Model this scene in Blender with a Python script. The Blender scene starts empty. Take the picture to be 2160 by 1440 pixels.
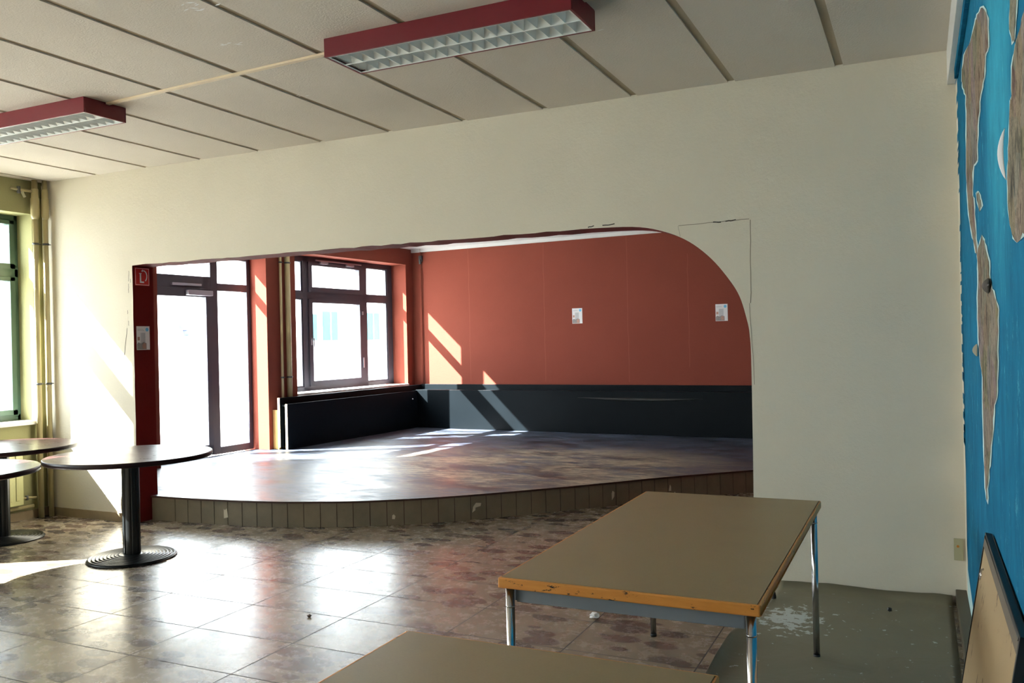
import bpy, bmesh, math, random
from mathutils import Vector, Matrix
from mathutils.geometry import tessellate_polygon
S = bpy.context.scene
COL = S.collection

# ------------------------------------------------------------------ camera
F_PX = 1818.788
yaw, pitch, roll = 0.44116274, -0.00007654, -0.0219680
cy_, sy_ = math.cos(yaw), math.sin(yaw)
fw = Vector((-sy_*math.cos(pitch), cy_*math.cos(pitch), math.sin(pitch)))
rt = Vector((cy_, sy_, 0)); up = rt.cross(fw)
cr, sr = math.cos(roll), math.sin(roll)
R_ = cr*rt + sr*up; U_ = -sr*rt + cr*up
cd = bpy.data.cameras.new('camera'); cam = bpy.data.objects.new('camera', cd); COL.objects.link(cam)
cam.matrix_world = Matrix(((R_.x, U_.x, -fw.x, 0.04128), (R_.y, U_.y, -fw.y, -0.07736), (R_.z, U_.z, -fw.z, 1.48954), (0, 0, 0, 1)))
cd.sensor_fit = 'HORIZONTAL'; cd.sensor_width = 36.0; cd.lens = F_PX*36/2160
cd.clip_start = 0.02; cd.clip_end = 300
S.camera = cam

# ------------------------------------------------------------------ sky, sun, exposure
S.view_settings.view_transform = 'Standard'; S.view_settings.look = 'None'
S.view_settings.exposure = 0.0; S.view_settings.gamma = 1.0
S.view_settings.use_curve_mapping = False
w = bpy.data.worlds.new('sky'); S.world = w; w.use_nodes = True
bg = w.node_tree.nodes['Background']
bg.inputs[0].default_value = (0.89, 0.95, 1.0, 1); bg.inputs[1].default_value = 22.0
sun_dir = Vector((1, 0.60, -0.93)).normalized()
sd = bpy.data.lights.new('sun', 'SUN'); sd.energy = 100; sd.angle = math.radians(0.6); sd.color = (1, 0.985, 0.96)
sun = bpy.data.objects.new('sun', sd); COL.objects.link(sun)
sun.rotation_euler = sun_dir.to_track_quat('-Z', 'Y').to_euler(); sun.location = (-12, -4, 12)

def portal(name, loc, normal, sx, sy):
    """sampling portal in a window opening (adds no light of its own)"""
    l = bpy.data.lights.new(name, 'AREA'); l.shape = 'RECTANGLE'; l.size = sx; l.size_y = sy
    l.cycles.is_portal = True
    o = bpy.data.objects.new(name, l); COL.objects.link(o); o.location = loc
    n = Vector(normal).normalized()
    x = Vector((0, 0, 1)).cross(n).normalized()
    z = -n; y = z.cross(x)
    o.matrix_world = Matrix(((x.x, y.x, z.x, loc[0]), (x.y, y.y, z.y, loc[1]), (x.z, y.z, z.z, loc[2]), (0, 0, 0, 1)))
    return o

# ------------------------------------------------------------------ materials
def srgb(r, g, b):
    f = lambda c: (c/255/12.92) if c/255 <= 0.04045 else ((c/255+0.055)/1.055)**2.4
    return (f(r), f(g), f(b), 1)
class NT:
    def __init__(s, name):
        s.m = bpy.data.materials.new(name); s.m.use_nodes = True
        s.t = s.m.node_tree; s.n = s.t.nodes; s.b = s.n['Principled BSDF']; s.out = s.n['Material Output']
    def new(s, t, **k):
        n = s.n.new(t)
        for a, v in k.items(): setattr(n, a, v)
        return n
    def link(s, a, b): s.t.links.new(a, b)
    def coord(s, scale=(1, 1, 1), loc=(0, 0, 0), rot=(0, 0, 0)):
        if not hasattr(s, 'gc'): s.gc = s.new('ShaderNodeNewGeometry')
        mp = s.new('ShaderNodeMapping'); s.link(s.gc.outputs['Position'], mp.inputs[0])
        mp.inputs['Scale'].default_value = scale; mp.inputs['Location'].default_value = loc; mp.inputs['Rotation'].default_value = rot
        return mp.outputs[0]
    def noise(s, scale, co=None, detail=4, rough=0.55, dist=0):
        n = s.new('ShaderNodeTexNoise'); n.inputs['Scale'].default_value = scale
        n.inputs['Detail'].default_value = detail; n.inputs['Roughness'].default_value = rough
        n.inputs['Distortion'].default_value = dist
        s.link(co if co is not None else s.coord(), n.inputs['Vector']); return n.outputs['Fac']
    def ramp(s, fac, stops):
        r = s.new('ShaderNodeValToRGB'); e = r.color_ramp.elements
        while len(e) < len(stops): e.new(0.5)
        for i, (p, c) in enumerate(stops):
            e[i].position = p; e[i].color = c if not isinstance(c, (int, float)) else (c, c, c, 1)
        s.link(fac, r.inputs[0]); return r.outputs[0]
    def mix(s, fac, a, b, mode='MIX'):
        m = s.new('ShaderNodeMix', data_type='RGBA', blend_type=mode)
        for i, v in ((0, fac), (6, a), (7, b)):
            if hasattr(v, 'links') or hasattr(v, 'is_linked'): s.link(v, m.inputs[i])
            else: m.inputs[i].default_value = v
        return m.outputs[2]
    def math(s, op, a, b=0.0, c=None):
        m = s.new('ShaderNodeMath', operation=op)
        for i, v in enumerate((a, b) + (() if c is None else (c,))):
            if hasattr(v, 'is_linked'): s.link(v, m.inputs[i])
            else: m.inputs[i].default_value = v
        return m.outputs[0]
    def set(s, base=None, rough=None, metal=None, bump=None, bd=0.002, bs=0.5, spec=None):
        for nm, v in (('Base Color', base), ('Roughness', rough), ('Metallic', metal), ('Specular IOR Level', spec)):
            if v is None: continue
            if hasattr(v, 'is_linked'): s.link(v, s.b.inputs[nm])
            else: s.b.inputs[nm].default_value = v
        if bump is not None:
            b = s.new('ShaderNodeBump'); b.inputs['Distance'].default_value = bd; b.inputs['Strength'].default_value = bs
            s.link(bump, b.inputs['Height']); s.link(b.outputs[0], s.b.inputs['Normal'])
        return s.m

def plaster(name, col, var=0.06, rough=0.85, bs=0.5, scale=60, spec=0.3):
    n = NT(name); c2 = tuple(min(1, v*(1-var*2.2)) for v in col[:3])+(1,)
    big = n.ramp(n.noise(0.9, detail=5), [(0.3, 0.0), (0.7, 1.0)])
    c = n.mix(big, c2, col)
    fine = n.noise(scale, detail=5, rough=0.7)
    c = n.mix(n.math('MULTIPLY', fine, 0.12), c, tuple(v*0.6 for v in col[:3])+(1,))
    return n.set(c, rough, bump=fine, bd=0.004, bs=bs, spec=spec)
def simple(name, col, rough=0.5, metal=0.0, var=0.1, scale=12, bs=0.0, spec=None):
    n = NT(name); c2 = tuple(v*(1-var) for v in col[:3])+(1,)
    f = n.noise(scale, detail=4)
    c = n.mix(f, c2, tuple(min(1, v*(1+var)) for v in col[:3])+(1,))
    return n.set(c, rough, metal, bump=f if bs else None, bs=bs, spec=spec)

M = {}
M['white_wall'] = plaster('white_woodchip_wallpaper', srgb(225, 217, 199), 0.03, bs=0.6)
M['green_wall'] = plaster('yellow_green_wall_paint', srgb(152, 149, 106), 0.03)
M['red_wall'] = plaster('terracotta_wallpaper', srgb(134, 69, 56), 0.05, bs=0.5, scale=45, spec=0.1)
M['dark_red'] = plaster('deep_red_paint', srgb(108, 26, 22), 0.05, spec=0.15)
M['ceiling'] = plaster('ceiling_panel_paint', srgb(218, 209, 196), 0.04, bs=0.8, scale=90)
M['groove'] = plaster('groove_paint', srgb(176, 162, 138), 0.04)
M['white_paint'] = simple('white_gloss_paint', srgb(226, 226, 224), 0.35, var=0.04)
M['crack'] = simple('crack_shadow_plaster', srgb(70, 66, 56), 0.9)
M['seam'] = simple('wallpaper_seam_grey', srgb(146, 138, 120), 0.9)
M['red_seam'] = simple('red_wallpaper_seam', srgb(142, 74, 60), 0.9)
M['steel_frame'] = simple('grey_aluminium_frame', srgb(70, 70, 80), 0.4, 0.0, var=0.05)
M['green_frame'] = simple('dark_green_frame', srgb(62, 88, 78), 0.4, var=0.05)
M['silver'] = simple('satin_silver', srgb(176, 176, 186), 0.35, 0.4, var=0.05)
M['pipe'] = simple('ochre_pipe_paint', srgb(166, 154, 112), 0.35, var=0.12, scale=6)
M['pipe_red'] = simple('beige_pipe_paint', srgb(186, 170, 124), 0.4, var=0.12, scale=6)
M['clamp'] = simple('zinc_clamp', srgb(90, 92, 92), 0.4, 0.7)
M['stone_sill'] = simple('pale_sill', srgb(210, 208, 205), 0.35, var=0.05)
M['chrome'] = simple('chrome_tube', (0.62, 0.62, 0.65, 1), 0.16, 1.0, var=0.1, scale=25)
M['apron'] = simple('grey_steel_apron', srgb(122, 128, 134), 0.45, var=0.08, scale=5)
M['black_iron'] = simple('black_cast_iron', srgb(22, 25, 26), 0.32, 0.0, var=0.2, scale=30, spec=0.4)
M['dark_edge'] = simple('plum_table_edge', srgb(34, 16, 20), 0.4, var=0.2, spec=0.25)
M['bench'] = simple('blue_black_paint', srgb(14, 20, 24), 0.42, var=0.25, scale=3, spec=0.08)
M['bench_edge'] = simple('worn_bench_edge', srgb(196, 180, 150), 0.6, var=0.2)
M['ply'] = simple('raw_plywood', srgb(214, 172, 104), 0.6, var=0.25, scale=8)
M['paper'] = simple('white_paper', srgb(232, 230, 232), 0.7, var=0.03)
M['print_grey'] = simple('grey_print', srgb(150, 146, 146), 0.7, var=0.3, scale=60)
M['print_line'] = simple('pale_grey_print', srgb(196, 196, 200), 0.7)
M['print_blue'] = simple('sky_blue_print', srgb(110, 190, 228), 0.7)
M['print_skin'] = simple('brown_print', srgb(190, 150, 135), 0.7, var=0.4, scale=80)
M['sign_red'] = simple('sign_red', srgb(205, 32, 26), 0.5)
M['lamp_red'] = simple('crimson_lamp_housing', srgb(108, 10, 26), 0.45, var=0.15, scale=5)
M['louvre'] = simple('white_lamp_louvre', srgb(228, 232, 230), 0.3, var=0.02)
M['louvre_top'] = simple('unlit_lamp_tube', srgb(200, 205, 205), 0.4, var=0.02)
M['duct'] = simple('cream_cable_duct', srgb(222, 204, 174), 0.5, var=0.04)
M['pale_edge'] = simple('torn_paper_edge', srgb(188, 216, 216), 0.85, var=0.15, scale=30)
M['nosing'] = simple('rust_brown_nosing', srgb(70, 44, 34), 0.5, var=0.3)
M['chip'] = simple('broken_glaze_white', srgb(212, 202, 180), 0.8, var=0.1)
M['beige_plastic'] = simple('beige_plastic', srgb(176, 172, 140), 0.5, var=0.08)
M['orange_dot'] = simple('orange_sticker', srgb(190, 120, 40), 0.6)
M['black_wood'] = simple('black_stained_wood', srgb(26, 24, 22), 0.5, var=0.3)
M['grey_wood'] = simple('grey_brown_backing', srgb(96, 86, 72), 0.7, var=0.25, scale=6)
M['facade'] = plaster('pale_facade_render', srgb(240, 240, 238), 0.03)
M['paving'] = plaster('pale_concrete_paving', srgb(200, 198, 192), 0.06)
M['far_glass'] = simple('far_window_glass', srgb(50, 96, 104), 0.5, var=0.3, scale=1.5, spec=0.1)
M['dark_trim'] = simple('dark_gutter', srgb(60, 66, 90), 0.5)
M['radiator'] = simple('cream_radiator', srgb(196, 194, 138), 0.4, var=0.04)

# glass
n = NT('window_glass'); n.n.remove(n.b)
tr = n.new('ShaderNodeBsdfTransparent'); gl = n.new('ShaderNodeBsdfGlossy'); gl.inputs['Roughness'].default_value = 0.02
tr.inputs[0].default_value = (0.97, 0.99, 0.98, 1)
fr = n.new('ShaderNodeLayerWeight'); fr.inputs['Blend'].default_value = 0.5
fac = n.math('ADD', n.math('MULTIPLY', n.math('POWER', fr.outputs['Facing'], 5.0), 0.3), 0.03)
mx = n.new('ShaderNodeMixShader'); n.link(fac, mx.inputs[0]); n.link(tr.outputs[0], mx.inputs[1]); n.link(gl.outputs[0], mx.inputs[2])
n.link(mx.outputs[0], n.out.inputs[0]); M['glass'] = n.m

# front floor: polished composite slabs with large stone fragments
n = NT('polished_stone_slabs')
co = n.coord((1, 1, 1))
warp = n.new('ShaderNodeTexNoise'); warp.inputs['Scale'].default_value = 4; warp.inputs['Detail'].default_value = 2; n.link(co, warp.inputs['Vector'])
wv = n.new('ShaderNodeVectorMath', operation='MULTIPLY_ADD'); n.link(warp.outputs['Color'], wv.inputs[0]); wv.inputs[1].default_value = (0.05, 0.05, 0); n.link(co, wv.inputs[2])
brick = n.new('ShaderNodeTexBrick'); brick.offset = 0.0; brick.squash = 1.0
bc = n.coord((1, 1, 1), (2.83+0.645*40, -2.92+0.43*40, 0)); n.link(bc, brick.inputs['Vector'])
brick.inputs['Color1'].default_value = (0.1, 0.1, 0.1, 1); brick.inputs['Color2'].default_value = (0.9, 0.9, 0.9, 1)
brick.inputs['Mortar'].default_value = (0.5, 0.5, 0.5, 1)
brick.inputs['Scale'].default_value = 1.0; brick.inputs['Mortar Size'].default_value = 0.0034
brick.inputs['Mortar Smooth'].default_value = 0.1
brick.inputs['Brick Width'].default_value = 0.645; brick.inputs['Row Height'].default_value = 0.43
tile = brick.outputs['Color']
tv = n.new('ShaderNodeVectorMath', operation='MULTIPLY_ADD'); n.link(tile, tv.inputs[0]); tv.inputs[1].default_value = (7.3, 3.1, 5.7); n.link(wv.outputs[0], tv.inputs[2])
vor = n.new('ShaderNodeTexVoronoi', feature='F1', distance='MINKOWSKI'); vor.inputs['Scale'].default_value = 4.9; vor.inputs['Exponent'].default_value = 1.7
sc = n.new('ShaderNodeMapping'); sc.inputs['Scale'].default_value = (0.8, 1.5, 1); n.link(tv.outputs[0], sc.inputs[0]); n.link(sc.outputs[0], vor.inputs['Vector'])
vor.inputs['Randomness'].default_value = 1.0
frag = n.ramp(vor.outputs['Distance'], [(0.44, 1.0), (0.465, 0.0)])
vc = n.ramp(vor.outputs['Color'], [(0.0, srgb(84, 70, 60)), (0.35, srgb(104, 86, 74)), (0.6, srgb(80, 72, 66)), (1.0, srgb(110, 96, 80))])
matrix = n.mix(n.noise(9, co, 5, 0.6), srgb(128, 115, 97), srgb(148, 136, 117))
mott = n.noise(30, co, 6, 0.7)
colr = n.mix(frag, matrix, vc)
colr = n.mix(n.ramp(mott, [(0.6, 0.0), (0.8, 0.2)]), colr, srgb(98, 82, 66))
colr = n.mix(brick.outputs['Fac'], colr, srgb(38, 30, 24))
dirt = n.noise(1.6, co, 6, 0.65)
colr = n.mix(n.ramp(dirt, [(0.56, 0.0), (0.8, 0.25)]), colr, srgb(100, 88, 72))
spk = n.noise(55, co, 3, 0.8)
colr = n.mix(n.ramp(spk, [(0.72, 0.0), (0.78, 0.7)]), colr, srgb(60, 50, 44))
rg = n.math('ADD', n.math('MULTIPLY', n.noise(11, co, 8, 0.8), 0.42), 0.05)
rg = n.math('ADD', rg, n.math('MULTIPLY', brick.outputs['Fac'], 0.5))
hb = n.math('SUBTRACT', n.math('MULTIPLY', n.noise(4, co, 3), 0.25), brick.outputs['Fac'])
M['floor'] = n.set(colr, rg, bump=hb, bd=0.0015, bs=0.35, spec=0.36)

# stage floor: worn dark paint over pale boards
n = NT('worn_dark_stage_paint')
co = n.coord(); cs = n.coord((0.55, 1.1, 1), rot=(0, 0, 0.5))
blot = n.noise(1.3, cs, 8, 0.66, 0.5)
fine = n.noise(9, n.coord((0.6, 1.7, 1), rot=(0, 0, -0.45)), 8, 0.78, 0.3)
mid = n.noise(3.0, n.coord((0.7, 1.5, 1), rot=(0, 0, 0.35)), 8, 0.72, 0.6)
dark = n.mix(n.ramp(mid, [(0.40, 0.0), (0.62, 1.0)]), srgb(16, 20, 27), srgb(80, 90, 112))
dark = n.mix(n.ramp(fine, [(0.46, 0.0), (0.58, 0.85)]), dark, srgb(24, 28, 38))
worn = n.mix(n.ramp(fine, [(0.38, 0.0), (0.6, 1.0)]), srgb(96, 84, 70), srgb(186, 174, 148))
wf = n.ramp(n.math('ADD', n.math('MULTIPLY', blot, 0.7), n.math('MULTIPLY', fine, 0.3)), [(0.43, 0.0), (0.54, 1.0)])
# the most trodden area, in the middle of the platform
gm = n.new('ShaderNodeTexGradient', gradient_type='SPHERICAL'); n.link(n.coord((1/2.4, 1/1.9, 0), (3.5/2.4, -7.9/1.9, 0)), gm.inputs[0])
wf2 = n.math('MULTIPLY', wf, n.ramp(gm.outputs['Fac'], [(0.0, 0.0), (0.50, 1.0)]))
sb = n.mix(wf2, dark, worn)
rgs = n.math('ADD', n.ramp(mid, [(0.35, 0.33), (0.65, 0.55)]), 0.0)
M['stage'] = n.set(sb, rgs, bump=fine, bd=0.001, bs=0.25, spec=0.85)

# riser slabs
n = NT('beige_riser_stone'); co = n.coord()
c = n.mix(n.noise(5, co, 6, 0.65), srgb(104, 94, 77), srgb(148, 136, 114))
M['riser'] = n.set(c, 0.45, bump=n.noise(30, co, 4), bd=0.001, bs=0.4)
M['skirting'] = simple('marble_skirting', srgb(150, 132, 104), 0.35, var=0.35, scale=7)
M['dark_skirting'] = simple('dark_skirting_stone', srgb(74, 66, 48), 0.5, var=0.3, scale=7)

# blue paint on the right wall
n = NT('brushed_blue_paint'); st = n.coord((1, 1.6, 0.8))
f = n.noise(6, st, 7, 0.7)
c = n.mix(n.ramp(f, [(0.3, 0.0), (0.7, 1.0)]), srgb(8, 88, 122), srgb(20, 114, 150))
streak = n.noise(9, n.coord((1, 1.3, 0.9), (0, 3, 0)), 8, 0.85)
c = n.mix(n.ramp(streak, [(0.57, 0.0), (0.66, 0.8)]), c, srgb(90, 168, 190))
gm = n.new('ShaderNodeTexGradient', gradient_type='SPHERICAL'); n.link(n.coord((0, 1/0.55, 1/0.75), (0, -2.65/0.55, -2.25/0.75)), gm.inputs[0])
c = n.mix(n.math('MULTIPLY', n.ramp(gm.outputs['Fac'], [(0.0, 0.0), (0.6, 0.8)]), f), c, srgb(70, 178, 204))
M['blue'] = n.set(c, 0.85, bump=f, bd=0.002, bs=0.4, spec=0.1)
# layer under the torn blue paper
n = NT('torn_grey_brown_layer'); st = n.coord((1, 1.3, 0.8))
f = n.noise(9, st, 8, 0.8, 0.4)
c = n.ramp(f, [(0.36, srgb(44, 36, 30)), (0.45, srgb(92, 80, 66)), (0.53, srgb(140, 126, 106)), (0.60, srgb(64, 50, 42))])
v = n.new('ShaderNodeTexVoronoi'); v.inputs['Scale'].default_value = 4; n.link(n.coord((1, 1.6, 1.5)), v.inputs['Vector'])
hs = n.new('ShaderNodeHueSaturation'); n.link(v.outputs['Color'], hs.inputs['Color']); hs.inputs['Saturation'].default_value = 0.5; hs.inputs['Value'].default_value = 0.55
c = n.mix(0.14, c, hs.outputs[0])
M['torn'] = n.set(c, 0.9, bump=f, bd=0.004, bs=0.7, spec=0.05)

# table laminate, wood edge, plum round tops
n = NT('brown_grey_laminate')
c = n.mix(n.noise(180, None, 3, 0.8), srgb(142, 122, 86), srgb(158, 138, 100))
c = n.mix(n.ramp(n.noise(3, None, 5), [(0.5, 0.0), (0.8, 0.25)]), c, srgb(120, 106, 84))
M['laminate'] = n.set(c, 0.42, spec=0.4)
n = NT('worn_orange_wood_edge')
g = n.noise(7, n.coord((1, 1, 6)), 6, 0.6)
c = n.mix(g, srgb(196, 118, 44), srgb(232, 160, 74))
dd = n.ramp(n.noise(22, n.coord((0.6, 1, 1.4)), 6, 0.8), [(0.605, 0.0), (0.63, 1.0)])
c = n.mix(dd, c, srgb(40, 26, 16))
M['wood_edge'] = n.set(c, 0.45)
n = NT('plum_brown_table_top')
g = n.noise(5, n.coord((1, 3, 1)), 7, 0.7)
c = n.mix(g, srgb(44, 24, 26), srgb(74, 46, 46))
M['plum_top'] = n.set(c, n.math('ADD', n.math('MULTIPLY', g, 0.25), 0.18), spec=0.28)
# floor paper with paint splashes
n = NT('olive_grey_floor_paper'); co = n.coord()
c = n.mix(n.noise(2.2, co, 5), srgb(112, 106, 86), srgb(132, 126, 104))
gm = n.new('ShaderNodeTexGradient', gradient_type='SPHERICAL'); n.link(n.coord((1/0.30, 1/0.36, 0), (0.60/0.30, -4.62/0.36, 0)), gm.inputs[0])
sp = n.noise(17, co, 7, 0.65)
thr = n.math('ADD', sp, n.math('MULTIPLY', gm.outputs['Fac'], 0.26))
c = n.mix(n.ramp(thr, [(0.655, 0.0), (0.67, 0.9)]), c, srgb(198, 204, 200))
cr_ = n.noise(3.2, co, 3, 0.5, 1.2)
M['floor_paper'] = n.set(c, 0.5, bump=cr_, bd=0.02, bs=0.5)
n = NT('stained_hardboard'); co = n.coord()
c = n.mix(n.noise(3, co, 5), srgb(150, 126, 90), srgb(166, 142, 104))
c = n.mix(n.ramp(n.noise(14, n.coord((1, 1, .7)), 5, 0.7), [(0.62, 0.0), (0.66, 0.9)]), c, srgb(84, 56, 30))
M['board'] = n.set(c, 0.6)

# ------------------------------------------------------------------ mesh helpers
class MB:
    def __init__(s): s.v = []; s.f = []; s.mi = []; s.sm = []; s.mats = []
    def mat(s, m):
        m = M[m] if isinstance(m, str) else m
        if m not in s.mats: s.mats.append(m)
        return s.mats.index(m)
    def add(s, vs, fs, m, smooth=False):
        k = len(s.v); i = s.mat(m); s.v += [Vector(p) for p in vs]
        for f in fs: s.f.append([k+a for a in f]); s.mi.append(i); s.sm.append(smooth)
    def box(s, x0, x1, y0, y1, z0, z1, m, T=None):
        vs = [Vector((x, y, z)) for x in (x0, x1) for y in (y0, y1) for z in (z0, z1)]
        if T: vs = [T(*p) for p in vs]
        s.add(vs, [(0, 1, 3, 2), (4, 6, 7, 5), (0, 4, 5, 1), (2, 3, 7, 6), (0, 2, 6, 4), (1, 5, 7, 3)], m)
    def tube(s, path, r, m, seg=14, caps=True, r2=None):
        path = [Vector(p) for p in path]; rings = []; n_ = len(path); prev = None
        for i, p in enumerate(path):
            t = (path[min(i+1, n_-1)]-path[max(i-1, 0)]).normalized()
            if prev is None:
                a = Vector((0, 0, 1)) if abs(t.z) < .9 else Vector((1, 0, 0)); u = t.cross(a).normalized()
            else: u = (prev-t*prev.dot(t)).normalized()
            prev = u; v = t.cross(u); rr = r if r2 is None else r+(r2-r)*i/(n_-1)
            rings.append([p+(u*math.cos(2*math.pi*k/seg)+v*math.sin(2*math.pi*k/seg))*rr for k in range(seg)])
        vs = [q for g in rings for q in g]
        fs = [(i*seg+k, i*seg+(k+1) % seg, (i+1)*seg+(k+1) % seg, (i+1)*seg+k) for i in range(n_-1) for k in range(seg)]
        s.add(vs, fs, m, True)
        if caps:
            s.add(rings[0], [tuple(range(seg))[::-1]], m); s.add(rings[-1], [tuple(range(seg))], m)
    def lathe(s, prof, m, seg=64, c=(0, 0, 0), smooth=True, sx=1.0, sy=1.0):
        vs = [(c[0]+r*sx*math.cos(2*math.pi*k/seg), c[1]+r*sy*math.sin(2*math.pi*k/seg), c[2]+z) for r, z in prof for k in range(seg)]
        fs = [(i*seg+k, i*seg+(k+1) % seg, (i+1)*seg+(k+1) % seg, (i+1)*seg+k) for i in range(len(prof)-1) for k in range(seg)]
        s.add(vs, fs, m, smooth)
        n_ = len(prof)
        if prof[0][0] > 1e-5: s.add(vs[:seg], [tuple(range(seg))[::-1]], m)
        if prof[-1][0] > 1e-5: s.add(vs[(n_-1)*seg:], [tuple(range(seg))], m)
    def prism(s, poly, fn, m_front, m_back, m_side, side_fn=None):
        """poly: list of 2-d points; fn(a,b,k) -> 3-d, k=0 front, 1 back"""
        n_ = len(poly)
        tri = tessellate_polygon([[Vector((a, b, 0)) for a, b in poly]])
        area = sum(poly[i][0]*poly[(i+1) % n_][1]-poly[(i+1) % n_][0]*poly[i][1] for i in range(n_))
        F = [fn(a, b, 0) for a, b in poly]; B = [fn(a, b, 1) for a, b in poly]
        s.add(F, [tuple(t) for t in tri], m_front); s.add(B, [tuple(t)[::-1] for t in tri], m_back)
        for i in range(n_):
            j = (i+1) % n_
            mm = side_fn(poly[i], poly[j]) if side_fn else m_side
            s.add([F[i], F[j], B[j], B[i]], [(0, 1, 2, 3)], mm)
    def build(s, name, parent=None, loc=None, bevel=0, seg=2, recentre=True, smooth_angle=None):
        vs = s.v; off = Vector((0, 0, 0))
        if parent is None and loc is None and recentre:
            xs = [p.x for p in vs]; ys = [p.y for p in vs]; zs = [p.z for p in vs]
            off = Vector(((min(xs)+max(xs))/2, (min(ys)+max(ys))/2, min(zs)))
        me = bpy.data.meshes.new(name); me.from_pydata([tuple(p-off) for p in vs], [], s.f)
        for m in s.mats: me.materials.append(m)
        for p, i, q in zip(me.polygons, s.mi, s.sm): p.material_index = i; p.use_smooth = q
        bm = bmesh.new(); bm.from_mesh(me); bmesh.ops.remove_doubles(bm, verts=bm.verts, dist=1e-5)
        bmesh.ops.recalc_face_normals(bm, faces=bm.faces); bm.to_mesh(me); bm.free()
        o = bpy.data.objects.new(name, me); COL.objects.link(o)
        o.location = off if loc is None else loc
        if parent is not None: o.parent = parent
        if bevel:
            b = o.modifiers.new('bevel', 'BEVEL'); b.width = bevel; b.segments = seg; b.limit_method = 'ANGLE'; b.angle_limit = math.radians(40)
        return o
def tag(o, label, cat, group=None):
    o['label'] = label; o['category'] = cat
    if group: o['group'] = group
    return o
def empty(name, loc, label=None, cat=None, group=None, rz=0):
    o = bpy.data.objects.new(name, None); COL.objects.link(o); o.location = loc; o.rotation_euler = (0, 0, rz)
    o.empty_display_size = 0.1
    if label: tag(o, label, cat, group)
    return o
def struct(o): o['kind'] = 'structure'; return o
def copy_tree(o, loc, label, group=None):
    r = o.copy(); COL.objects.link(r); r.location = loc; r['label'] = label
    for ch in list(o.children):
        c = ch.copy(); COL.objects.link(c); c.parent = r
        for g in list(ch.children):
            d = g.copy(); COL.objects.link(d); d.parent = c
    return r
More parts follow.
